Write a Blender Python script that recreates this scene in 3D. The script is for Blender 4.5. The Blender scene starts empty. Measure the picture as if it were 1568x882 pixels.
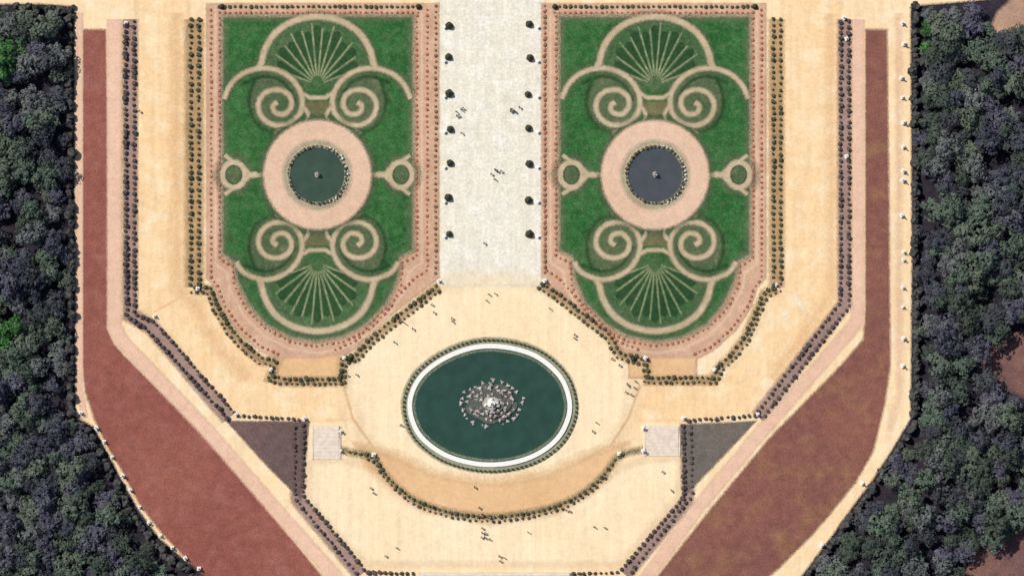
import bpy, bmesh, math, random
import numpy as np
from mathutils import Vector, noise, Matrix
random.seed(7); np.random.seed(7)
S=0.15
K=1.5
sc=bpy.context.scene
COL=sc.collection

def W(p,z=0.0): return ((p[0]-784)*S,(441-p[1])*S,z)
def lin(c):
    o=[]
    for v in c:
        v=v/255.0
        o.append(v/12.92 if v<=0.04045 else ((v+0.055)/1.055)**2.4)
    return o

# ---------------- materials ----------------
def nodes_of(m):
    m.use_nodes=True
    nt=m.node_tree; nt.nodes.clear()
    return nt
def sheet_mat(name,c1,c2=None,fine=3.0,var=0.12,k=K,rough=0.95,big=0.04,stretch=None,med=0.45,c3=None,fv=1.1):
    """multi-scale noise ground material; returns solid version and a scattered-grain edge version"""
    res=[]
    for edge in (False,True):
        m=bpy.data.materials.new(name+('_worn_edge' if edge else '')); nt=nodes_of(m); N=nt.nodes; L=nt.links
        out=N.new('ShaderNodeOutputMaterial'); b=N.new('ShaderNodeBsdfDiffuse')
        tc=N.new('ShaderNodeTexCoord')
        a=[v/k for v in lin(c1)]; d=[v/k for v in lin(c2 or c1)]
        def nz(scale,det=4,vec=None):
            n=N.new('ShaderNodeTexNoise'); n.inputs['Scale'].default_value=scale; n.inputs['Detail'].default_value=det
            n.inputs['Roughness'].default_value=0.6
            L.new(vec or tc.outputs['Object'],n.inputs['Vector']); return n
        def rng(src,f0,f1,t0,t1):
            r=N.new('ShaderNodeMapRange'); r.inputs['From Min'].default_value=f0; r.inputs['From Max'].default_value=f1
            r.inputs['To Min'].default_value=t0; r.inputs['To Max'].default_value=t1
            L.new(src,r.inputs['Value']); return r
        n1=nz(big,3); r1=rng(n1.outputs['Fac'],0.35,0.65,0,1)
        mx=N.new('ShaderNodeMix'); mx.data_type='RGBA'
        L.new(r1.outputs[0],mx.inputs[0]); mx.inputs[6].default_value=(*a,1); mx.inputs[7].default_value=(*d,1)
        col=mx.outputs[2]
        if c3:
            n4=nz(big*5,4); r4=rng(n4.outputs['Fac'],0.48,0.7,0,0.85)
            m3=N.new('ShaderNodeMix'); m3.data_type='RGBA'; L.new(r4.outputs[0],m3.inputs[0]); L.new(col,m3.inputs[6])
            m3.inputs[7].default_value=(*[v/k for v in lin(c3)],1); col=m3.outputs[2]
        n2=nz(med,4); r2=rng(n2.outputs['Fac'],0.3,0.7,1-var,1+var)
        n3=nz(fine,1); r3=rng(n3.outputs['Fac'],0.3,0.7,1-var*fv,1+var*fv)
        mu=N.new('ShaderNodeMath'); mu.operation='MULTIPLY'; L.new(r2.outputs[0],mu.inputs[0]); L.new(r3.outputs[0],mu.inputs[1])
        fac=mu.outputs[0]
        if stretch is not None:
            mp=N.new('ShaderNodeMapping'); mp.inputs['Rotation'].default_value=(0,0,math.radians(stretch)); mp.inputs['Scale'].default_value=(1.4,0.09,1)
            L.new(tc.outputs['Object'],mp.inputs['Vector'])
            n5=nz(0.5,4,mp.outputs[0]); r5=rng(n5.outputs['Fac'],0.3,0.7,0.93,1.06)
            m5=N.new('ShaderNodeMath'); m5.operation='MULTIPLY'; L.new(fac,m5.inputs[0]); L.new(r5.outputs[0],m5.inputs[1]); fac=m5.outputs[0]
        vm=N.new('ShaderNodeVectorMath'); vm.operation='SCALE'; L.new(col,vm.inputs[0]); L.new(fac,vm.inputs['Scale'])
        L.new(vm.outputs[0],b.inputs['Color'])
        if edge:
            at=N.new('ShaderNodeAttribute'); at.attribute_name='fade'
            sn=N.new('ShaderNodeVectorMath'); sn.operation='SNAP'; sn.inputs[1].default_value=(.06,.06,10)
            L.new(tc.outputs['Object'],sn.inputs[0])
            wn=N.new('ShaderNodeTexWhiteNoise'); wn.noise_dimensions='3D'; L.new(sn.outputs[0],wn.inputs['Vector'])
            lt=N.new('ShaderNodeMath'); lt.operation='LESS_THAN'; L.new(wn.outputs['Value'],lt.inputs[0]); L.new(at.outputs['Fac'],lt.inputs[1])
            tr=N.new('ShaderNodeBsdfTransparent'); ms=N.new('ShaderNodeMixShader')
            L.new(lt.outputs[0],ms.inputs[0]); L.new(tr.outputs[0],ms.inputs[1]); L.new(b.outputs[0],ms.inputs[2])
            L.new(ms.outputs[0],out.inputs[0])
        else: L.new(b.outputs[0],out.inputs[0])
        res.append(m)
    return res
def solid_mat(name,c1,c2,scale=1.5,k=K,rough=0.85,rand=0.0,hue=None,spec=0.2,huemix=.75,simple=False):
    m=bpy.data.materials.new(name); nt=nodes_of(m); N=nt.nodes; L=nt.links
    out=N.new('ShaderNodeOutputMaterial')
    if simple: b=N.new('ShaderNodeBsdfDiffuse'); bc=b.inputs['Color']
    else:
        b=N.new('ShaderNodeBsdfPrincipled'); bc=b.inputs['Base Color']
        b.inputs['Roughness'].default_value=rough; b.inputs['Specular IOR Level'].default_value=spec
    L.new(b.outputs[0],out.inputs[0])
    g=N.new('ShaderNodeNewGeometry')
    n=N.new('ShaderNodeTexNoise'); n.inputs['Scale'].default_value=scale; n.inputs['Detail'].default_value=2
    L.new(g.outputs['Position'],n.inputs['Vector'])
    r=N.new('ShaderNodeMapRange'); r.inputs['From Min'].default_value=.33; r.inputs['From Max'].default_value=.67; L.new(n.outputs['Fac'],r.inputs['Value'])
    mx=N.new('ShaderNodeMix'); mx.data_type='RGBA'; L.new(r.outputs[0],mx.inputs[0])
    mx.inputs[6].default_value=(*[v/k for v in lin(c1)],1); mx.inputs[7].default_value=(*[v/k for v in lin(c2)],1)
    col=mx.outputs[2]
    if rand or hue:
        oi=N.new('ShaderNodeObjectInfo')
        if hue:
            cr=N.new('ShaderNodeValToRGB'); cr.color_ramp.interpolation='CONSTANT'
            els=cr.color_ramp.elements
            for i,h in enumerate(hue):
                e=els[i] if i<2 else els.new(i/len(hue))
                e.position=i/len(hue); e.color=(*[v/k for v in lin(h)],1)
            L.new(oi.outputs['Random'],cr.inputs[0]); 
            m2=N.new('ShaderNodeMix'); m2.data_type='RGBA'; m2.inputs[0].default_value=huemix
            L.new(col,m2.inputs[6]); L.new(cr.outputs[0],m2.inputs[7]); col=m2.outputs[2]
        if rand:
            rr=N.new('ShaderNodeMapRange'); rr.inputs['To Min'].default_value=1-rand; rr.inputs['To Max'].default_value=1+rand
            L.new(oi.outputs['Random'],rr.inputs['Value'])
            vm=N.new('ShaderNodeVectorMath'); vm.operation='SCALE'; L.new(col,vm.inputs[0]); L.new(rr.outputs[0],vm.inputs['Scale']); col=vm.outputs[0]
    L.new(col,bc)
    return m
def water_mat(name,c1,c2):
    m=solid_mat(name,c1,c2,scale=0.35,rough=0.12,spec=0.5)
    nt=m.node_tree; N=nt.nodes; L=nt.links
    b=[n for n in N if n.type=='BSDF_PRINCIPLED'][0]
    n=N.new('ShaderNodeTexNoise'); n.inputs['Scale'].default_value=2.5; n.inputs['Detail'].default_value=5
    g=N.new('ShaderNodeNewGeometry'); L.new(g.outputs['Position'],n.inputs['Vector'])
    bp=N.new('ShaderNodeBump'); bp.inputs['Strength'].default_value=0.3; bp.inputs['Distance'].default_value=0.05
    L.new(n.outputs['Fac'],bp.inputs['Height']); L.new(bp.outputs[0],b.inputs['Normal'])
    return m

M={}
KS=1.36
M['floor']=sheet_mat('forest_floor_soil',(54,50,62),(62,54,62),var=0.3,c3=(48,54,52))
M['sand']=sheet_mat('sand_gravel',(247,219,176),(244,212,166),var=0.06,fine=1.4,stretch=35,c3=(250,230,196),k=KS,fv=.8)
M['sandramp']=sheet_mat('ramp_gravel',(246,213,166),(242,204,154),var=0.07,fine=1.4,stretch=3,c3=(250,228,190),k=KS,fv=.8)
M['sandwarm']=sheet_mat('warm_gravel',(234,194,146),(228,184,136),var=0.07,fine=1.4,k=KS+.05,fv=.8)
M['sandlight']=sheet_mat('light_gravel',(249,228,190),(247,220,178),var=0.06,fine=1.4,stretch=-40,k=KS,fv=.8)
M['white']=sheet_mat('pale_gravel',(240,233,214),(236,228,206),var=0.09,fine=1.6,stretch=5,c3=(246,241,228),k=1.42)
M['pink']=sheet_mat('pink_border_gravel',(212,172,142),(204,164,134),var=0.11,fine=2.5,c3=(220,184,156),k=1.42)
M['pinkring']=sheet_mat('basin_surround_gravel',(230,196,168),(224,188,158),var=0.07,fine=2.5,k=1.42)
M['pinkline']=sheet_mat('pale_border_gravel',(232,196,166),(224,188,158),var=0.07,fine=2.5,k=1.42)
M['borderpath']=sheet_mat('border_path_gravel',(236,198,170),(230,190,162),var=0.08,fine=2.2,k=1.4)
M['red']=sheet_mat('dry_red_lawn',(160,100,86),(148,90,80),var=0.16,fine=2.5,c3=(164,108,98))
M['red2']=sheet_mat('dry_red_lawn_right',(148,98,86),(136,92,82),var=0.17,fine=2.5,c3=(154,114,86))  # slightly darker, browner red for the right-hand lawn
M['mauve']=sheet_mat('mauve_ground_cover',(122,98,94),(108,92,88),var=0.17,fine=3)
M['mauve2']=sheet_mat('grey_ground_cover',(124,112,104),(112,106,98),var=0.17,fine=3)
M['strip']=sheet_mat('hedge_bed_soil',(196,162,118),(182,150,110),var=0.14,fine=3)
M['stripm']=sheet_mat('mauve_bed_soil',(178,148,134),(162,134,124),var=0.14,fine=3)
M['green']=sheet_mat('lawn_grass',(66,114,64),(48,100,52),var=0.26,fine=3,med=0.5,big=.12,c3=(86,116,76))
M['greyg']=sheet_mat('lawn_edge_grass',(110,122,90),(94,110,80),var=0.2,fine=3,med=0.6)
M['dkgreen']=sheet_mat('box_scroll',(58,88,54),(48,78,48),var=0.2,fine=3,med=0.6)
M['shell']=sheet_mat('embroidery_grass',(80,112,72),(70,102,64),var=0.24,fine=3,med=0.9,c3=(98,116,82))
M['vol']=sheet_mat('volute_grass',(96,112,78),(82,102,70),var=0.22,fine=3,med=0.9,c3=(116,120,90))
M['scroll']=sheet_mat('scroll_gravel',(202,184,152),(192,172,138),var=0.11,fine=3,c3=(210,186,158),k=1.44)
M['rib']=sheet_mat('rib_gravel',(166,170,130),(140,152,110),var=0.25,fine=3)
M['olive']=sheet_mat('olive_bed',(124,118,84),(108,108,76),var=0.2,fine=4)
M['damp']=sheet_mat('damp_gravel',(168,166,138),(150,152,124),var=0.15,fine=3)
M['clear']=sheet_mat('clearing_earth',(138,102,92),(118,88,88),var=0.18,fine=2,c3=(108,86,90))
M['tanpath']=sheet_mat('woodland_path',(196,160,136),(180,146,124),var=0.12,fine=2)
LEAF=solid_mat('tree_leaves',(90,96,90),(50,52,62),scale=0.45,rand=0.38,k=0.86,hue=[(74,76,82),(68,80,66),(62,62,76),(88,98,80),(72,68,84),(66,82,64),(78,80,78)],huemix=.6,simple=True)
LEAFG=solid_mat('bright_tree_leaves',(78,116,66),(52,88,50),scale=0.5,rand=0.3,k=.95,simple=True)
BARK=solid_mat('bark',(70,60,52),(50,44,40),scale=4,simple=True)
SHRUB=solid_mat('clipped_box_leaves',(90,90,66),(64,68,52),scale=1.2,k=1.0,simple=True)
SHRUBM=solid_mat('dark_mauve_shrub_leaves',(94,82,78),(68,64,62),scale=1.2,k=1.0,simple=True)
EDGEH=solid_mat('hornbeam_leaves',(80,80,76),(60,60,62),scale=.8,k=1.0,simple=True)
YEW=solid_mat('yew_leaves',(62,66,48),(46,52,40),scale=3,k=1.0)
FLOW=solid_mat('red_flowering_plants',(182,112,88),(162,108,80),scale=1.5,k=1.3)
FLOWD=solid_mat('brown_box_edging',(140,108,84),(122,100,76),scale=1.5,k=1.2)
STONE=solid_mat('white_stone',(248,246,238),(234,232,222),scale=2,rough=0.6,k=1.35)
STEP=solid_mat('step_stone',(242,226,208),(226,206,184),scale=1.2,rough=0.7,k=1.42)
MARB=solid_mat('grey_marble',(204,196,186),(150,144,138),scale=1.2,rough=0.5)
MARBD=solid_mat('wet_mossy_marble',(104,102,94),(76,86,78),scale=1.5,rough=0.5)
GOLD=solid_mat('wet_lead_figures',(232,220,214),(156,142,138),scale=1.3,rough=0.45,spec=0.5)
IRON=solid_mat('weathered_railing',(84,92,74),(70,78,66),scale=3)
RIMD=solid_mat('weathered_basin_stone',(170,160,140),(120,116,104),scale=1.0)
WATER=water_mat('dark_green_water',(50,82,68),(43,72,60))
WATER1=water_mat('green_basin_water',(68,88,72),(58,80,66))
WATER2=water_mat('violet_basin_water',(84,86,92),(74,82,84))
SKIN=solid_mat('skin',(205,160,135),(195,150,125),k=1.3)
HAIR=solid_mat('hair',(60,45,35),(40,32,28))
SHIRT=solid_mat('shirt_cloth',(120,90,80),(90,80,90),hue=[(60,50,60),(150,70,60),(70,80,110),(220,215,210),(50,50,50),(110,80,60)])
TROU=solid_mat('trouser_cloth',(60,56,66),(50,48,58),rand=0.4)

# ---------------- geometry helpers ----------------
def link(ob,parent=None):
    COL.objects.link(ob)
    if parent: ob.parent=parent
    return ob
def empty(name):
    e=bpy.data.objects.new(name,None); COL.objects.link(e); return e
def mesh(name,v,f,mat,parent=None,fade=None):
    me=bpy.data.meshes.new(name); me.from_pydata(v,[],f); me.update()
    if isinstance(mat,list): mat=mat[1] if fade is not None else mat[0]
    if mat: me.materials.append(mat)
    if fade is not None:
        a=me.attributes.new('fade','FLOAT','POINT'); a.data.foreach_set('value',fade)
    return link(bpy.data.objects.new(name,me),parent)
def catmull(pts,n=6,closed=False):
    out=[]; P=[Vector((p[0],p[1])) for p in pts]; m=len(P)
    rng=range(m) if closed else range(m-1)
    for i in rng:
        if closed: p0,p1,p2,p3=P[(i-1)%m],P[i],P[(i+1)%m],P[(i+2)%m]
        else: p0,p1,p2,p3=P[max(i-1,0)],P[i],P[i+1],P[min(i+2,m-1)]
        for k in range(n):
            t=k/n
            q=0.5*((2*p1)+(p2-p0)*t+(2*p0-5*p1+4*p2-p3)*t*t+(3*p1-p0-3*p2+p3)*t**3)
            out.append((q.x,q.y))
    if not closed: out.append((P[-1].x,P[-1].y))
    return out
def resample(pts,step,closed=False):
    P=list(pts)+([pts[0]] if closed else [])
    out=[]; d=0.0; need=0.0
    for a,b in zip(P[:-1],P[1:]):
        l=math.hypot(b[0]-a[0],b[1]-a[1])
        if l<1e-6: continue
        while need<=d+l:
            t=(need-d)/l; out.append((a[0]+(b[0]-a[0])*t,a[1]+(b[1]-a[1])*t)); need+=step
        d+=l
    return out
def offsets(pts,closed):
    n=len(pts); o=[]
    for i in range(n):
        if closed: a,b,c=pts[i-1],pts[i],pts[(i+1)%n]
        else: a,b,c=pts[max(i-1,0)],pts[i],pts[min(i+1,n-1)]
        d1=Vector((b[0]-a[0],b[1]-a[1])); d2=Vector((c[0]-b[0],c[1]-b[1]))
        if d1.length<1e-6:d1=d2
        if d2.length<1e-6:d2=d1
        d1=d1.normalized(); d2=d2.normalized(); t=(d1+d2)
        if t.length<1e-3: t=d1
        t.normalize(); nn=Vector((-t.y,t.x)); c_=max(0.6,abs(nn.dot(Vector((-d1.y,d1.x)))))
        o.append(nn/c_)
    return o
def ribbon(name,pts,width,z,mat,closed=False,soft=3.0,parent=None,peak=1.0):
    of=offsets(pts,closed); h=width/2
    prof=[(-h-soft/2,0.0),(-h+soft/2,peak),(h-soft/2,peak),(h+soft/2,0.0)]
    if width<=soft: prof=[(-h-soft/2,0.0),(0,peak),(h+soft/2,0.0)]
    v=[];fd=[]
    for p,o in zip(pts,of):
        for q,a in prof: v.append(W((p[0]+o.x*q,p[1]+o.y*q),z)); fd.append(a)
    k=len(prof); n=len(pts); f=[]
    for i in range(n if closed else n-1):
        j=(i+1)%n
        for s in range(k-1): f.append((i*k+s,i*k+s+1,j*k+s+1,j*k+s))
    return mesh(name,v,f,mat,parent,fd)
def poly(name,pts,z,mat,soft=4.0,parent=None):
    ob=mesh(name,[W(p,z) for p in pts],[tuple(range(len(pts)))],mat,parent)
    if ob.data.polygons[0].normal.z<0: ob.data.flip_normals()
    if soft:
        area=sum(a[0]*b[1]-b[0]*a[1] for a,b in zip(pts,pts[1:]+pts[:1]))
        sg=-1 if area>0 else 1
        of=offsets(pts,True); v=[];fd=[];n=len(pts)
        for p,o in zip(pts,of):
            for q,a in ((-1.0,1.0),(0,1.0),(soft,0.0)): v.append(W((p[0]+o.x*q*sg,p[1]+o.y*q*sg),z+.004)); fd.append(a*.98)
        f=[]
        for i in range(n):
            j=(i+1)%n
            for s in range(2): f.append((i*3+s,i*3+s+1,j*3+s+1,j*3+s))
        mesh('worn_edge',v,f,mat,ob,fd)
    return ob
def ell(cx,cy,a,b,n=72,e=2.0):
    o=[]
    for i in range(n):
        t=2*math.pi*i/n; c,s=math.cos(t),math.sin(t)
        o.append((cx+a*math.copysign(abs(c)**(2/e),c),cy+b*math.copysign(abs(s)**(2/e),s)))
    return o
def prism(name,outer,inner,z0,z1,mat,parent=None):
    n=len(outer); v=[]
    for loop,z in ((outer,z0),(outer,z1),(inner,z1),(inner,z0)): v+= [W(p,z) for p in loop]
    f=[]
    for i in range(n):
        j=(i+1)%n
        for r in range(3): f.append((r*n+i,r*n+j,(r+1)*n+j,(r+1)*n+i))
    return mesh(name,v,f,mat,parent)
def slab(name,loop,z0,z1,mat,parent=None):
    n=len(loop); v=[W(p,z0) for p in loop]+[W(p,z1) for p in loop]
    f=[(i,(i+1)%n,n+(i+1)%n,n+i) for i in range(n)]+[tuple(range(n,2*n))]
    ob=mesh(name,v,f,mat,parent)
    bm=bmesh.new(); bm.from_mesh(ob.data); bmesh.ops.recalc_face_normals(bm,faces=bm.faces); bm.to_mesh(ob.data); bm.free()
    return ob
def ico(sub):
    bm=bmesh.new(); bmesh.ops.create_icosphere(bm,subdivisions=sub,radius=1.0)
    v=np.array([x.co[:] for x in bm.verts]); f=np.array([[q.index for q in x.verts] for x in bm.faces]); bm.free(); return v,f
ICO2=ico(2)
def scatter(name,pts,r,h,mat,parent=None,jit=0.0,rough=0.25,proto=None,z=0.0,var=0.2):
    pv,pf=proto or ICO2; V=[];F=[];off=0
    for p in pts:
        x,y,_=W(p)
        s=1+random.uniform(-var,var)
        v=pv*(1+np.random.uniform(-rough,rough,(len(pv),1)))
        a=random.random()*6.28; R=np.array([[math.cos(a),-math.sin(a),0],[math.sin(a),math.cos(a),0],[0,0,1]])
        v=(v@R.T)*np.array([r*s,r*s,h*s*0.5])
        v+=np.array([x+random.gauss(0,jit),y+random.gauss(0,jit),z+h*s*0.48]); V.append(v); F.append(pf+off); off+=len(pv)
    V=np.concatenate(V);F=np.concatenate(F)
    me=bpy.data.meshes.new(name); me.from_pydata(V.tolist(),[],F.tolist()); me.materials.append(mat)
    return link(bpy.data.objects.new(name,me),parent)

# ---------------- ground ----------------
g=4000
mesh('ground',[(-g,-g,-0.05),(g,-g,-0.05),(g,g,-0.05),(-g,g,-0.05)],[(0,1,2,3)],M['floor'])
left_edge=[(116,18),(117,300),(118,560),(118,636),(146,652),(166,690),(190,736),(215,780),(246,822),(286,856),(325,884),(420,960)]
right_edge=[(1120,960),(1222,884),(1262,832),(1302,776),(1332,736),(1362,690),(1392,640),(1394,400),(1392,18)]
sandpoly=left_edge+right_edge+[(1392,8),(1540,-5),(1640,-60),(1640,-160),(-120,-160),(-120,6),(60,4),(116,8)]
poly('sand_esplanade',sandpoly,0.0,M['sand'])
poly('ramp_path',[(212,-60),(285,-60),(285,445),(330,470),(360,530),(405,570),(425,592),(530,592),(545,640),(470,640),(360,632),(235,478),(212,470)],0.02,M['sandramp'],soft=8)
poly('ramp_path',[(1200,-60),(1283,-60),(1283,460),(1160,632),(1040,640),(975,640),(985,592),(1100,590),(1150,540),(1180,470),(1200,440)],0.02,M['sandramp'],soft=8)
ribbon('warm_band',[(270,20),(271,440),(300,470),(335,535),(380,580)],16,0.03,M['sandwarm'],soft=15,peak=.75)  # warmer, darker gravel band alongside the hedge
ribbon('warm_band',[(1272,20),(1272,450),(1180,580)],14,0.03,M['sandwarm'],soft=14,peak=.6)
ribbon('drain_line',[(236,478),(300,442)],1.5,0.034,M['sandwarm'],soft=3,peak=.9)
ribbon('drain_line',[(1215,450),(1232,478)],4,0.034,M['white'],soft=5,peak=.8)
ribbon('drain_line',[(1198,470),(1204,490)],3,0.034,M['white'],soft=4,peak=.7)
poly('palace_axis_walk',[(676,-80),(830,-80),(830,434),(676,434)],0.02,M['white'],soft=8)
poly('fountain_court',ell(752,590,205,148),0.04,M['sandlight'],soft=36)
ribbon('court_joint',[(672,437),(832,437)],2,0.06,M['white'],soft=3)
ribbon('court_joint',[(526,590),(540,640),(575,690)],2,0.066,M['sandwarm'],soft=4,peak=.7)
ribbon('court_joint',[(980,590),(962,640),(930,690)],2,0.066,M['sandwarm'],soft=4,peak=.7)
arc=catmull([(521,688),(545,694),(572,700),(592,728),(630,762),(685,783),(752,791),(825,782),(880,762),(922,730),(948,698),(985,688)],6)
poly('lower_terrace',[(482,712),(521,712),(572,726),(600,752),(650,788),(752,808),(850,793),(905,762),(948,728),(985,712),(1036,710),(1030,760),(946,856),(564,856),(480,765)],0.05,M['sandlight'],soft=16)
poly('warm_crescent',[(560,690),(578,712),(610,742),(652,768),(752,784),(852,768),(900,742),(928,712),(944,690),(900,706),(840,734),(752,748),(660,734),(604,706)],0.07,M['sandwarm'],soft=22)
RL=[(128,48),(160,48),(163,200),(164,400),(163,505),(172,526),(186,543),(300,655),(400,770),(492,884),(560,960),(430,960),(318,884),(288,855),(250,815),(215,770),(187,716),(165,680),(147,642),(133,600),(128,560)]
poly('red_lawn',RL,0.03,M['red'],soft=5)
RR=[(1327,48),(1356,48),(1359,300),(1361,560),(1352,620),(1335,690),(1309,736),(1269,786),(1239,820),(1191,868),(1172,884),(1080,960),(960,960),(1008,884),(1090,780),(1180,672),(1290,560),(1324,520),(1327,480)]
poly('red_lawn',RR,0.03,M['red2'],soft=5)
ribbon('border_path',[(175,30),(175,500),(186,522),(320,662),(440,800),(515,884),(570,950)],21,0.045,M['borderpath'],soft=6)
ribbon('border_path',[(1313,30),(1313,490),(1300,508),(1165,662),(1070,775),(990,884),(940,950)],20,0.045,M['borderpath'],soft=6)
ribbon('border_path',[(122,20),(122,600),(130,640)],9,0.045,M['borderpath'],soft=4)
ribbon('border_path',[(1376,20),(1377,600),(1362,660)],9,0.045,M['borderpath'],soft=8,peak=.5)
ribbon('hedge_bed',[(199,30),(199,482),(231,500),(350,640)],22,0.06,M['stripm'],soft=7)
ribbon('hedge_bed',[(458,650),(456,765),(552,880)],20,0.06,M['stripm'],soft=7)
ribbon('hedge_bed',[(1293,30),(1293,466),(1160,638)],20,0.06,M['stripm'],soft=7)
ribbon('hedge_bed',[(1052,650),(1053,765),(958,880)],18,0.06,M['stripm'],soft=7)
ribbon('hedge_bed',[(297,30),(297,440)],26,0.06,M['strip'],soft=10)
ribbon('hedge_bed',[(1189,30),(1189,440)],20,0.06,M['strip'],soft=10)
poly('mauve_bed',[(350,646),(470,648),(466,700),(460,762),(400,700)],0.07,M['mauve'],soft=5)
poly('mauve_bed',[(1044,652),(1154,646),(1100,702),(1050,756)],0.07,M['mauve2'],soft=5)

# ---------------- parterres ----------------
def parterre(cx,sgn,inner_out,watermat):
    root=empty('parterre')
    def T(pts): return [(cx+sgn*p[0],p[1]) for p in pts]
    out=[(-168,8),(-168,425),(-155,440),(-145,470),(-122,505),(-88,535),(-62,548),(-62,577),(38,577),(40,542),(60,530),(86,500),(126,470),(162,442),(inner_out,425),(inner_out,8)]
    poly('border_gravel',T(out),0.08,M['pink'],soft=4,parent=root)
    poly('apron',T([(-60,550),(-58,575),(36,575),(38,545),(0,550)]),0.10,M['sandwarm'],soft=4,parent=root)
    lawn=[(-143,28),(144,28),(144,382),(124,392),(120,428),(104,462),(74,494),(40,512),(0,520),(-40,514),(-78,494),(-104,462),(-120,428),(-124,400),(-143,388)]
    ribbon('pale_line',T(lawn),13,0.10,M['pinkline'],True,6,root)
    ribbon('pale_line',T([(-156,14),(-156,404),(-138,418),(-134,442),(-112,484),(-82,514),(-42,534),(0,541),(42,532),(82,510),(116,474),(136,440),(140,416),(160,402),(160,14)]),4,0.104,M['pinkline'],False,5,root)
    poly('lawn',T(lawn),0.12,M['green'],soft=4,parent=root)
    ribbon('lawn_margin',T(lawn),3,0.13,M['greyg'],True,16,root,peak=.85)
    for my in (0,1):
        def Y(pts): return T([(p[0],(533-p[1]) if my else p[1]) for p in pts])
        shell=[(0,140),(-28,120),(-60,106),(-84,108),(-80,80),(-64,53),(-36,35),(0,28),(36,35),(64,53),(80,80),(84,108),(60,106),(28,120)]
        poly('shell_bed',catmull(Y(shell),4,True),0.14,M['shell'],soft=4,parent=root)
        for s in (-1,1):
            poly('volute_bed',Y(ell(s*62,152,38,38,40)),0.145,M['vol'],soft=14,parent=root)
        NR=12
        for i in range(NR):
            a=math.radians(-164+i*(148/(NR-1)))
            l=74 if i%2 else 68
            q=[(math.cos(a)*r,130+math.sin(a)*r*1.28) for r in np.linspace(10,l,16)]
            ribbon('shell_rib',Y(q),1.2,0.17,M['rib'],soft=3.2,parent=root,peak=.85)
            if i<NR-1:
                a2=a+math.radians(74/(NR-1)); da=math.radians(74/(NR-1))*.62
                # box-planted wedge between the gravel ribs
                w_=[(math.cos(a2)*18,130+math.sin(a2)*18*1.28)]
                for t in (-1,-.5,0,.5,1):
                    rr_=l*(.97-.05*t*t); aa=a2+da*t
                    w_.append((math.cos(aa)*rr_,130+math.sin(aa)*rr_*1.25))
                poly('box_wedge',Y(w_),0.165,M['dkgreen'],soft=2.2,parent=root)
        poly('olive_bed',Y([(-20,158),(20,158),(12,172),(0,178),(-12,172)]),0.16,M['olive'],soft=4,parent=root)
        path=catmull([(-92,108),(-86,98),(-80,76),(-64,51),(-36,33),(0,26),(36,33),(64,51),(80,76),(86,98),(92,108)],6)
        ribbon('path_margin',Y(path),13,0.16,M['greyg'],soft=12,parent=root,peak=.85)
        ribbon('shell_path',Y(path),9.5,0.19,M['scroll'],soft=4.5,parent=root)
        for s in (-1,1):
            if my: pre=[(-124,132),(-117,120),(-106,112)]
            else: pre=[(-143,152),(-134,132),(-120,117),(-104,109)]
            body=[(-84,105),(-62,108),(-42,119),(-28,137),(-23,157),(-29,178),(-47,191),(-69,191),(-86,178),(-90,158),(-79,142),(-59,138),(-43,147),(-40,163),(-50,175),(-64,173),(-68,163),(-61,157)]
            pp=[(p[0]*(-1 if s==1 else 1),p[1]) for p in pre+body]
            cp=Y(catmull(pp,6))
            ribbon('path_margin',cp[:-40],14,0.162+.001*s,M['greyg'],soft=13,parent=root,peak=.85)
            ribbon('volute_path',cp,7.6,0.21,M['scroll'],soft=4.2,parent=root)
            ribbon('box_scroll',Y(catmull([(s*112,128),(s*84,118),(s*60,122),(s*44,136),(s*34,156)],5)),4,0.18,M['dkgreen'],soft=4,parent=root,peak=.85)
            ribbon('box_scroll',Y(catmull([(s*96,122),(s*104,150),(s*100,176),(s*84,196),(s*60,203)],5)),4,0.158,M['dkgreen'],soft=6,parent=root,peak=.8)
            ribbon('scroll_path',Y(catmull([(s*24,160),(s*14,176),(s*18,186)],4)),6,0.20,M['scroll'],soft=4,parent=root)
            ribbon('scroll_path',Y([(s*26,142),(s*12,150),(0,150)]),6,0.202+.002*s,M['scroll'],soft=4,parent=root)
            ribbon('scroll_path',Y(catmull([(s*30,184),(s*50,192),(s*66,206)],4)),5,0.199,M['scroll'],soft=5,parent=root,peak=.7)
    for s in (-1,1):
        c=s*128
        ribbon('link_margin',T(ell(c,268,17,19,30)),22,0.155,M['greyg'],True,14,root,peak=.8)
        ribbon('link_path',T(ell(c,268,17,19,30)),9,0.22,M['scroll'],True,4,root)
        ribbon('link_path',T([(s*78,268),(s*110,268)]),9,0.215,M['scroll'],soft=4,parent=root)
        ribbon('link_path',T(catmull([(s*142,238),(s*128,248),(s*112,258),(s*104,268),(s*112,278),(s*128,288),(s*142,298)],4)),6,0.218,M['scroll'],soft=4,parent=root)
        poly('link_bed',T(ell(c,268,10,12,24)),0.225,M['vol'],soft=4,parent=root)
    ribbon('ring_margin',ell(cx,268,84,85),6,0.23,M['greyg'],True,14,root,peak=.8)
    poly('basin_surround',ell(cx,268,80,81),0.24,M['pinkring'],soft=5,parent=root)
    ribbon('damp_ring',ell(cx,268,49,49),8,0.25,M['damp'],True,7,root,peak=.8)
    b=empty('round_basin')
    prism('outer_kerb',ell(cx,268,45,45),ell(cx,268,41.5,41.5),0.24,0.65,RIMD,b)
    slab('water',ell(cx,268,41.8,41.8),0.2,0.42,watermat,b)
    scatter('rim_lizards',resample(ell(cx,268,43.5,43.5,90),6.6,True),0.30,0.6,SHRUB,b,z=0.5,rough=.35,jit=.08,var=.35)
    rim=ell(cx,268,46,46,44)
    scatter('rim_lit_side',rim[-9:]+rim[:9],0.2,0.5,STONE,b,z=0.5,jit=.1,var=.4)  # white lumps on the right rim only, standing in for its sunlit side
    slab('fountain_plinth',ell(cx,268,4.0,4.0,16),0.4,1.0,MARB,b)
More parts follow.
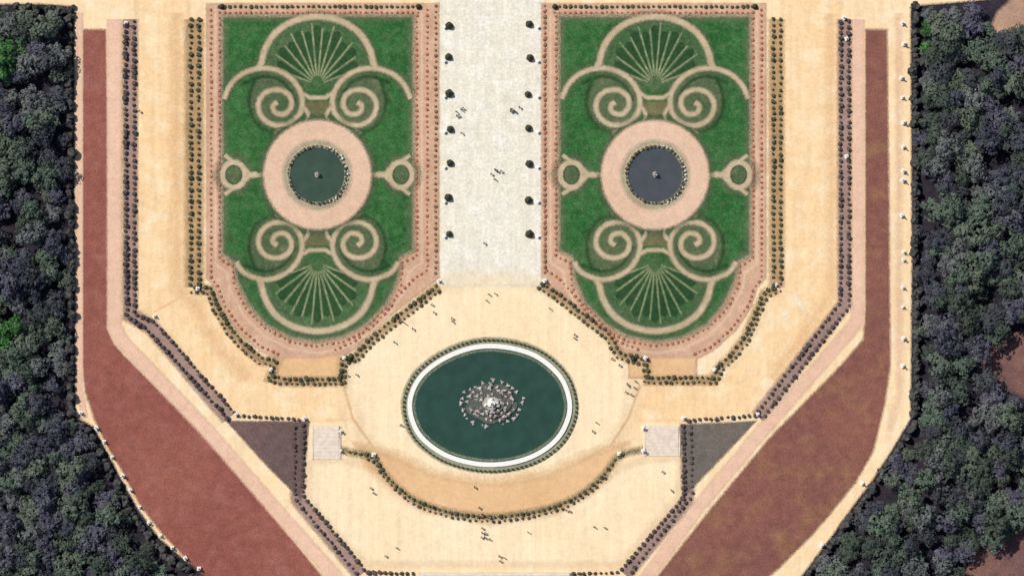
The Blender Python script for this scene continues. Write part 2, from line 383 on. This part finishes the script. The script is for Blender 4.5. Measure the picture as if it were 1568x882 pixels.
    scatter('fountain_sculpture',[(cx-1.5,267),(cx+1.5,268.5),(cx,266)],0.35,1.6,GOLD,b,z=0.9,rough=.3)
    def row(name,pts,pitch,r,h,mat): return scatter(name,resample(T(pts),pitch),r,h,mat,root,jit=0.05,var=.25)
    row('flower_border',[(-163,16),(-163,425),(-152,440),(-142,468),(-118,502),(-87,530),(-54,545)],8.5,0.33,0.4,FLOW)
    rb=[(-150,20),(-150,396),(-130,408),(-128,436),(-110,472),(-80,503),(-40,524),(0,530),(40,523),(80,503),(112,470),(128,436),(130,402),(152,392),(152,20)]
    row('flower_border',rb,8.5,0.32,0.4,FLOW)
    row('flower_border',[(168,16),(168,414),(148,426),(122,454),(84,492),(58,522),(20,538)],8.5,0.32,0.4,FLOW)
    row('box_edging',[(inner_out-3,10),(inner_out-3,424)],8.5,0.34,0.5,FLOWD)
    row('box_edging',[(-150,11),(156,11)],8.0,0.4,0.6,SHRUB)
    row('box_edging',[(-150,20),(156,20)],8.0,0.28,0.4,FLOW)
    return root
parterre(486,1,184,WATER1)
parterre(1003,-1,172,WATER2)

# ---------------- hedges ----------------
def hedge(pts,pitch=9,r=0.6,h=1.3,mat=SHRUB,z=0.0,name='clipped_hedge',jit=0.08):
    return scatter(name,resample(pts,pitch),r,h,mat,None,jit=jit,z=z,rough=0.35,var=.3)
for x in (292,304): hedge([(x,30),(x,436)],9,0.42,0.9)
LC=[(298,440),(322,440),(332,468),(352,502),(378,530),(400,548),(424,552),(414,574),(436,580),(523,580),(523,548),(544,544),(566,518),(606,486),(640,460),(672,434)]
hedge(LC,8.5,0.44,0.9); hedge([(p[0]-5 if p[0]<480 else p[0]+5,p[1]+8) for p in LC],8.5,0.34,0.6)
RC=[(830,434),(858,452),(893,480),(930,508),(950,540),(990,550),(992,578),(1092,578),(1100,560),(1116,546),(1142,512),(1160,470),(1170,446),(1190,438)]
hedge(RC,8.5,0.44,0.9); hedge([(p[0]+5 if p[0]>1040 else p[0]-5,p[1]+8) for p in RC],8.5,0.34,0.6)
for x in (1184,1195): hedge([(x,30),(x,436)],9,0.4,0.8)
hedge([(192,40),(194,484),(222,502),(350,642)],8.5,0.5,1.1,SHRUBM); hedge([(205,34),(206,480),(237,494),(362,636),(466,642)],8.5,0.44,0.9,SHRUBM)
hedge([(464,650),(464,758),(562,876),(640,878)],8.5,0.46,0.9,SHRUBM); hedge([(451,655),(451,762),(547,880)],8.5,0.4,0.8,SHRUBM)
hedge([(1287,34),(1287,462),(1156,636),(1046,644)],8.5,0.42,0.9,SHRUBM); hedge([(1299,34),(1300,468),(1166,642)],8.5,0.42,0.9,SHRUBM)
hedge([(1046,652),(1047,760),(948,876),(872,878)],8.5,0.44,0.9,SHRUBM); hedge([(1058,655),(1060,756),(962,882)],9,0.38,0.8,SHRUBM)
hedge(arc[4:-4],8.5,0.4,0.8,SHRUB); hedge([(p[0],p[1]+7) for p in arc[10:-10]],9,0.32,0.6,SHRUBM)
ribbon('planting_strip',arc,8,0.09,M['olive'],soft=9,peak=.7)
for c in (LC,RC): ribbon('planting_strip',[(p[0],p[1]+4) for p in c],12,0.115,M['strip'],soft=9,peak=.75)
hedge([(108,14),(109,640),(138,664),(156,696),(180,744),(206,790),(236,832),(276,866),(326,900)],9,0.8,2.2,EDGEH,name='woodland_edge_hedge',jit=.3)
hedge([(1400,14),(1402,640),(1370,696),(1340,742),(1308,784),(1268,840),(1226,892)],9,0.85,3.0,EDGEH,name='woodland_edge_hedge',jit=.3)
hedge([(106,18),(20,12)],9,0.8,2.5,EDGEH,name='woodland_edge_hedge',jit=.3)

# ---------------- oval fountain ----------------
fb=empty('oval_fountain')
CX,CY=750,620.5
B0=catmull([(728,529),(775,529),(822,543),(858,573),(873,606),(873,638),(855,673),(820,699),(775,712),(728,712),(680,698),(643,670),(627,637),(627,605),(645,572),(682,545)],6,True)
def BL(off):
    return [(CX+(x-CX)*(1+off/123),CY+(y-CY)*(1+off/92)) for x,y in B0]
poly('damp_gravel_ring',BL(8.5),0.10,M['damp'],soft=4)
prism('coping',BL(1.0),BL(-6.0),0.0,0.55,STONE,fb)
slab('water',BL(-5.8),0.1,0.36,WATER,fb)
ribbon('algae_line',BL(-9),2,0.37,M['damp'],True,4,fb,peak=.6)
rl=resample(BL(7),7,True)
v=[];f=[]
def addbox(v,f,x,y,z0,z1,rx,ry,ang=0):
    o=len(v); c,s=math.cos(ang),math.sin(ang)
    for z in (z0,z1):
        for a,b in ((-rx,-ry),(rx,-ry),(rx,ry),(-rx,ry)): v.append((x+a*c-b*s,y+a*s+b*c,z))
    f.extend([(o,o+3,o+2,o+1),(o+4,o+5,o+6,o+7),(o,o+1,o+5,o+4),(o+1,o+2,o+6,o+5),(o+2,o+3,o+7,o+6),(o+3,o,o+4,o+7)])
for p in rl:
    x,y,_=W(p); addbox(v,f,x,y,0,1.0,0.17,0.17)
mesh('railing_posts',v,f,IRON,fb)
prism('railing_rail',BL(7.3),BL(6.6),0.9,1.0,IRON,fb)
FX,FY=752,617
def wob(a,b,n=48,am=.05):
    o=[];ph=[random.random()*6.28 for _ in range(4)]
    for i in range(n):
        t=6.2832*i/n; k=1+sum(am/(j+1)*math.sin((j*2+5)*t+ph[j]) for j in range(4))
        o.append((FX+a*k*math.cos(t),FY+b*k*math.sin(t)))
    return o
for a,b,z0,z1,m in ((38,30,0.3,0.7,MARBD),(30,23,0.7,1.2,MARBD),(22,17,1.2,1.8,MARBD),(13,10,1.8,2.5,MARB),(6,5,2.5,3.4,STONE)):
    slab('tier',wob(a,b),z0,z1,m,fb)
def frog():
    parts=[((0,0,.35),(.55,.42,.35)),((.5,0,.55),(.3,.3,.25)),((-.3,.4,.25),(.35,.18,.25)),((-.3,-.4,.25),(.35,.18,.25)),((.35,.35,.15),(.1,.12,.25)),((.35,-.35,.15),(.1,.12,.25)),((.62,.16,.78),(.09,.09,.09)),((.62,-.16,.78),(.09,.09,.09))]
    V=[];F=[];o=0
    pv,pf=ico(1)
    for c,s in parts:
        V.append(pv*np.array(s)+np.array(c)); F.append(pf+o); o+=len(pv)
    return np.concatenate(V),np.concatenate(F)
FROG=frog()
def frogs(a,b,n,cz,mat,size,j):
    V=[];F=[];o=0
    for i in range(n):
        t=6.2832*(i+random.uniform(-.3,.3))/n; k=1+random.gauss(0,j)
        x,y,_=W((FX+a*k*math.cos(t),FY+b*k*math.sin(t))); cx,cy,_=W((FX,FY)); an=math.atan2(cy-y,cx-x)+math.pi+random.uniform(-1.3,1.3)
        R=np.array([[math.cos(an),-math.sin(an),0],[math.sin(an),math.cos(an),0],[0,0,1]])
        V.append((FROG[0]*size*random.uniform(.55,1.3))@R.T+np.array([x,y,cz])); F.append(FROG[1]+o); o+=len(FROG[0])
    me=bpy.data.meshes.new('frog_sculptures'); me.from_pydata(np.concatenate(V).tolist(),[],np.concatenate(F).tolist()); me.materials.append(mat)
    link(bpy.data.objects.new('frog_sculptures',me),fb)
frogs(45,35,26,0.33,GOLD,0.66,.06)
frogs(34,26.5,20,0.7,GOLD,0.74,.06)
frogs(25,20,15,1.2,GOLD,0.76,.07)
frogs(16,13,9,1.8,GOLD,0.75,.08)
frogs(8.5,7,5,2.5,STONE,0.55,.12)

# ---------------- stairs ----------------
def stairs(name,x0,x1,y0,y1,n,h):
    e=empty(name)
    for i in range(n):
        ya=y0+(y1-y0)*i/n; yb=y0+(y1-y0)*(i+1)/n
        slab('step',[(x0,ya),(x1,ya),(x1,yb-0.02),(x0,yb-0.02)],0.05,0.1+h*(n-i)/n,STEP,e)
    for x in (x0-1.5,x1+1.5): slab('cheek_wall',[(x-1.1,y0),(x+1.1,y0),(x+1.1,y1),(x-1.1,y1)],0.05,h*.5,STEP,e)
stairs('stone_staircase',480,519,652,703,9,0.7)
stairs('stone_staircase',989,1039,652,698,9,0.7)
stairs('stone_staircase',642,872,876,912,8,1.0)

# ---------------- figures ----------------
def skin_figure(joints,edges,rad,root=0,sub=1):
    me=bpy.data.meshes.new('fig'); me.from_pydata(joints,edges,[])
    ob=bpy.data.objects.new('fig',me); COL.objects.link(ob)
    md=ob.modifiers.new('s','SKIN')
    sv=me.skin_vertices[0].data
    for i,r in enumerate(rad): sv[i].radius=(r,r)
    for i in range(len(rad)): sv[i].use_root=(i==root)
    md.use_smooth_shade=True
    ss=ob.modifiers.new('u','SUBSURF'); ss.levels=sub; ss.render_levels=sub
    dg=bpy.context.evaluated_depsgraph_get(); dg.update()
    m=bpy.data.meshes.new_from_object(ob.evaluated_get(dg))
    bpy.data.objects.remove(ob); return m
def person_mesh(stride,arm,name):
    s=stride
    J=[(0,0,.95),(0,0,1.15),(0,0,1.38),(0,0,1.50),(0,0.02,1.60),(0,0.01,1.70),
       (.19,0,1.40),(.24,-arm*.1,1.14),(.25,arm*.25,.92),(.26,arm*.32,.84),
       (-.19,0,1.40),(-.24,arm*.1,1.14),(-.25,-arm*.2,.92),(-.26,-arm*.26,.84),
       (.10,0,.88),(.11,s*.5,.50),(.11,s*.6,.08),(.11,s*.6+.16,.04),
       (-.10,0,.88),(-.11,-s*.3,.50),(-.11,-s*.8,.10),(-.11,-s*.8+.16,.04)]
    E=[(0,1),(1,2),(2,3),(3,4),(4,5),(2,6),(6,7),(7,8),(8,9),(2,10),(10,11),(11,12),(12,13),(0,14),(14,15),(15,16),(16,17),(0,18),(18,19),(19,20),(20,21)]
    R=[.14,.13,.15,.06,.095,.085,.075,.05,.038,.03,.075,.05,.038,.03,.10,.065,.045,.035,.10,.065,.045,.035]
    m=skin_figure(J,E,R); m.name=name
    for mt in (SKIN,SHIRT,TROU,HAIR): m.materials.append(mt)
    for p in m.polygons:
        c=p.center
        if c.z>1.66 or (c.z>1.56 and c.y<-0.03): p.material_index=3
        elif c.z>1.49 : p.material_index=0
        elif c.z>.96 : p.material_index=1
        elif abs(c.x)>.215: p.material_index=0
        else: p.material_index=2
    return m
PM=[person_mesh(.35,1,'person_walking'),person_mesh(.05,.3,'person_standing'),person_mesh(.2,.7,'person_strolling')]
def statue_mesh():
    J=[(0,0,1.9),(0,0,2.3),(0,0,2.75),(0,0,2.92),(0.02,0.02,3.1),(.26,0,2.75),(.4,.1,2.5),(.2,.3,2.6),(-.26,0,2.75),(-.36,0,2.4),(-.3,.1,2.1),(0,0,1.5),(0.05,0,1.15)]
    E=[(0,1),(1,2),(2,3),(3,4),(2,5),(5,6),(6,7),(2,8),(8,9),(9,10),(0,11),(11,12)]
    R=[.24,.2,.22,.08,.14,.1,.08,.06,.1,.08,.06,.28,.33]
    m=skin_figure(J,E,R)
    bm=bmesh.new(); bm.from_mesh(m)
    for (w,z0,z1) in ((.55,0,.15),(.42,.15,.95),(.52,.95,1.1)):
        r=bmesh.ops.create_cube(bm,size=1.0)
        for q in r['verts']: q.co=Vector((q.co.x*2*w,q.co.y*2*w,z0+(q.co.z+.5)*(z1-z0)))
    bm.to_mesh(m); bm.free(); m.name='marble_statue'
    m.materials.clear(); m.materials.append(STONE)
    return m
SM=statue_mesh()
def place(me,name,p,z=0,rot=None,sc_=1):
    o=bpy.data.objects.new(name,me); COL.objects.link(o); o.location=W(p,z); o.rotation_euler=(0,0,random.random()*6.28 if rot is None else rot); o.scale=(sc_,)*3
    return o
lat=place(SM,'goddess_statue',(FX,FY),3.0,0.3,0.75)
st=[(193,36),(303,442),(237,484),(124,632),(672,430),(834,430),(1188,436),(522,660),(522,690),(985,655),(985,690),(572,696),(948,694),(362,634),(466,640),(1046,640),(1160,634),(415,566),(1094,566),(527,548),(988,548),(1292,28),(1296,60),(1296,240)]
for y in (36,68,120,150,188,225,262,276,330,386,398,440,470,518,560): st.append((1382+random.uniform(-2,2),y))
st+=[(148,655),(160,676),(172,700),(188,728),(200,750),(214,776),(228,800),(246,820),(264,838),(284,854),(305,870),(1320,740),(1258,834)]
for p in st: place(SM,'marble_statue',p,0,sc_=random.uniform(.6,.9))

def yew():
    v=[];f=[];n=14;rings=[(0.0,.75),(.25,1.1),(.9,1.05),(1.6,.75),(2.3,.45),(2.9,.2),(3.1,.03)]
    for z,r in rings:
        for i in range(n):
            a=6.283*i/n; q=r*(1+random.uniform(-.16,.16)); v.append((math.cos(a)*q,math.sin(a)*q,z+random.uniform(-.08,.08)))
    for k in range(len(rings)-1):
        for i in range(n): f.append((k*n+i,k*n+(i+1)%n,(k+1)*n+(i+1)%n,(k+1)*n+i))
    f.append(tuple(range((len(rings)-1)*n,len(rings)*n)))
    me=bpy.data.meshes.new('yew_topiary'); me.from_pydata(v,[],f); me.materials.append(YEW); return me
YM=[yew() for _ in range(3)]
for y in (40,91,146,200,254,307,360):
    for x in (688,810): place(random.choice(YM),'yew_topiary',(x+random.uniform(-2,2),y-2+random.uniform(-2,2)),sc_=random.uniform(.66,.84))
for p in ((340,11),(641,11),(850,11),(1156,11),(536,549),(970,549)): place(random.choice(YM),'yew_topiary',p,sc_=.6)
def urn():
    v=[];f=[];n=12;pr=[(0,.32),(.5,.32),(.55,.14),(.7,.14),(.85,.34),(1.2,.42),(1.3,.46),(1.32,.3)]
    for z,r in pr:
        for i in range(n): a=6.283*i/n; v.append((math.cos(a)*r,math.sin(a)*r,z))
    for k in range(len(pr)-1):
        for i in range(n): f.append((k*n+i,k*n+(i+1)%n,(k+1)*n+(i+1)%n,(k+1)*n+i))
    f.append(tuple(range((len(pr)-1)*n,len(pr)*n)))
    me=bpy.data.meshes.new('stone_urn'); me.from_pydata(v,[],f); me.materials.append(STONE); return me
UM=urn()
for y in (38,90,144,198,252,305,358):
    for x in (680,823): place(UM,'stone_urn',(x,y+4),sc_=.85)

cl=[(700,172,5,12),(786,168,6,9),(760,262,7,9),(712,205,1,5),(742,372,1,3),(745,455,3,8),(628,500,3,12),(665,478,2,8),(690,495,2,8),(880,515,2,8),(965,592,6,10),(840,470,1,6),(570,748,2,6),(727,748,1,2),(742,788,6,12),(740,818,5,9),(765,853,2,5),(895,800,2,20),(660,775,2,8),(870,785,2,8),(600,520,1,10),(215,172,1,3),(540,570,2,10),(940,560,2,14),(600,830,2,25),(800,830,2,30),(905,650,2,14),(600,650,1,14),(1010,730,2,15)]
for x,y,n,s in cl:
    for i in range(n):
        place(random.choice(PM),'person',(x+random.gauss(0,s*.6),y+random.gauss(0,s*.6)),0.08)

# ---------------- forest ----------------
def tree_mesh(seed,mat):
    rnd=random.Random(seed); rs=np.random.RandomState(seed)
    V=[];F=[];MI=[]
    def tube(a,b,ra,rb,n=6):
        o=len(V); a=Vector(a);b=Vector(b); d=(b-a).normalized(); u=d.orthogonal().normalized(); w=d.cross(u)
        for c,r in ((a,ra),(b,rb)):
            for i in range(n):
                t=6.283*i/n; q=c+u*math.cos(t)*r+w*math.sin(t)*r; V.append(tuple(q))
        for i in range(n): F.append((o+i,o+(i+1)%n,o+n+(i+1)%n,o+n+i)); MI.append(1)
    tube((0,0,0),(0.1,0,4.2),.28,.16)
    lumps=[]
    for i in range(10):
        a=i*2.4+rnd.uniform(-.5,.5); rr=math.sqrt((i+.3)/10)*2.25
        z=6.6-rr*rr*.5+rnd.uniform(-.8,.8)
        lumps.append((math.cos(a)*rr,math.sin(a)*rr,z,rnd.uniform(.75,1.3)))
    for l in lumps[::2]:
        tube((0.05,0,rnd.uniform(2.6,4.1)),(l[0]*.9,l[1]*.9,l[2]-.2),.11,.035,5)
    for lx,ly,lz,lr in lumps:
        for k in range(50):
            d=rs.normal(size=3); d/=np.linalg.norm(d)
            if d[2]<-.1: d[2]*=-1
            r=lr*rs.uniform(.75,1.1)
            c=Vector((lx+d[0]*r,ly+d[1]*r,lz+d[2]*r*.85))
            nrm=Vector(d)+Vector(rs.normal(size=3)*.3); nrm.normalize()
            u=nrm.orthogonal().normalized(); t=rs.uniform(0,6.28)
            w=nrm.cross(u); u2=u*math.cos(t)+w*math.sin(t); w2=nrm.cross(u2); s=rs.uniform(.22,.4)
            o=len(V)
            for e,g_ in ((-1,0),(0,-.65),(1,0),(0,.65)): V.append(tuple(c+u2*e*s+w2*g_*s))
            F.append((o,o+1,o+2,o+3)); MI.append(0)
    me=bpy.data.meshes.new('tree_proto'); me.from_pydata(V,[],F); me.materials.append(mat); me.materials.append(BARK)
    me.polygons.foreach_set('material_index',MI); return me
TM=[tree_mesh(i,LEAF) for i in range(6)]; TG=[tree_mesh(20+i,LEAFG) for i in range(2)]
FL=[(-200,12),(104,12),(106,644),(136,666),(154,700),(178,746),(204,792),(234,836),(274,870),(334,904),(440,980),(440,1000),(-200,1000)]
FR=[(1403,12),(1520,8),(1510,60),(1600,20),(1768,-40),(1768,1000),(1120,1000),(1150,960),(1226,893),(1270,838),(1310,784),(1342,740),(1372,694),(1403,644)]
CA=[(1505,545),(1545,515),(1620,500),(1760,510),(1760,600),(1568,604),(1540,592),(1512,572)]
CB=[(1465,900),(1498,848),(1545,822),(1600,800),(1760,790),(1760,900),(1600,960),(1470,960)]
CC=[(1516,50),(1530,20),(1575,-20),(1640,-30),(1600,20),(1550,45)]
def inp(p,poly_):
    x,y=p; c=False; n=len(poly_)
    for i in range(n):
        x1,y1=poly_[i];x2,y2=poly_[i-1]
        if (y1>y)!=(y2>y) and x<(x2-x1)*(y-y1)/(y2-y1)+x1: c=not c
    return c
def dist(p,poly_):
    P=Vector(p); m=1e9; n=len(poly_)
    for i in range(n):
        a=Vector(poly_[i-1]);b=Vector(poly_[i]); ab=b-a; t=max(0,min(1,(P-a).dot(ab)/ab.dot(ab))); m=min(m,(P-a-ab*t).length)
    return m
poly('clearing',CA,-0.02,M['clear'],soft=8); poly('clearing',CB,-0.02,M['clear'],soft=8); poly('woodland_path',CC,0.02,M['tanpath'],soft=6)
forest=empty('forest_trees')
cnt=0
for reg in (FL,FR):
    xs=[p[0] for p in reg]; ys=[p[1] for p in reg]
    y=min(ys); r=0; gs=25.5
    while y<max(ys):
        x=min(xs)+(r%2)*gs/2
        while x<max(xs):
            p=(x+random.uniform(-9,9),y+random.uniform(-9,9)); x+=gs
            if not inp(p,reg): continue
            d=dist(p,reg)
            if d<4: continue
            bad=False
            for c in (CA,CB,CC):
                if inp(p,c) or dist(p,c)<6: bad=True
            if bad: continue
            if noise.noise(Vector((p[0]*.022,p[1]*.022,3)))>.42: continue
            s=min(1,0.55+d/50)*random.uniform(.75,1.28)
            gr=min(math.hypot(p[0]-22,p[1]-80)/28,math.hypot(p[0]-8,p[1]-500)/26,math.hypot(p[0]-1420,p[1]-60)/16)
            me=random.choice(TG) if gr<1 else random.choice(TM)
            o=bpy.data.objects.new('tree',me); COL.objects.link(o); o.parent=forest
            zs=min(1,.6+d/110)
            o.location=W(p,-.05); o.rotation_euler=(0,0,random.random()*6.28); o.scale=(s*random.uniform(.85,1.15),s*random.uniform(.85,1.15),s*random.uniform(.7,1.2)*zs); cnt+=1
        y+=gs*.87; r+=1
print('trees',cnt)

# ---------------- light / camera ----------------
az=math.radians(-52); elv=math.radians(58)
w=bpy.data.worlds.new('World'); sc.world=w; w.use_nodes=True
nt=w.node_tree; bg=nt.nodes['Background']; sky=nt.nodes.new('ShaderNodeTexSky'); sky.sky_type='NISHITA'; sky.sun_disc=False
sky.sun_elevation=elv; sky.sun_rotation=az; nt.links.new(sky.outputs[0],bg.inputs[0]); bg.inputs[1].default_value=0.1
sd=bpy.data.lights.new('sun','SUN'); sd.energy=4.6; sd.angle=math.radians(.5); sd.color=(1,.95,.89)
so=bpy.data.objects.new('sun',sd); COL.objects.link(so)
dirv=Vector((math.sin(az)*math.cos(elv),math.cos(az)*math.cos(elv),math.sin(elv)))
so.rotation_euler=dirv.to_track_quat('Z','Y').to_euler(); so.location=dirv*300
cd=bpy.data.cameras.new('camera'); cam=bpy.data.objects.new('camera',cd); COL.objects.link(cam)
cam.location=(0,0,900); cd.sensor_width=36; cd.lens=36*900/(1568*S); cd.clip_end=20000; cd.clip_start=10
sc.camera=cam
sc.view_settings.view_transform='Standard'; sc.view_settings.look='None'; sc.view_settings.exposure=0
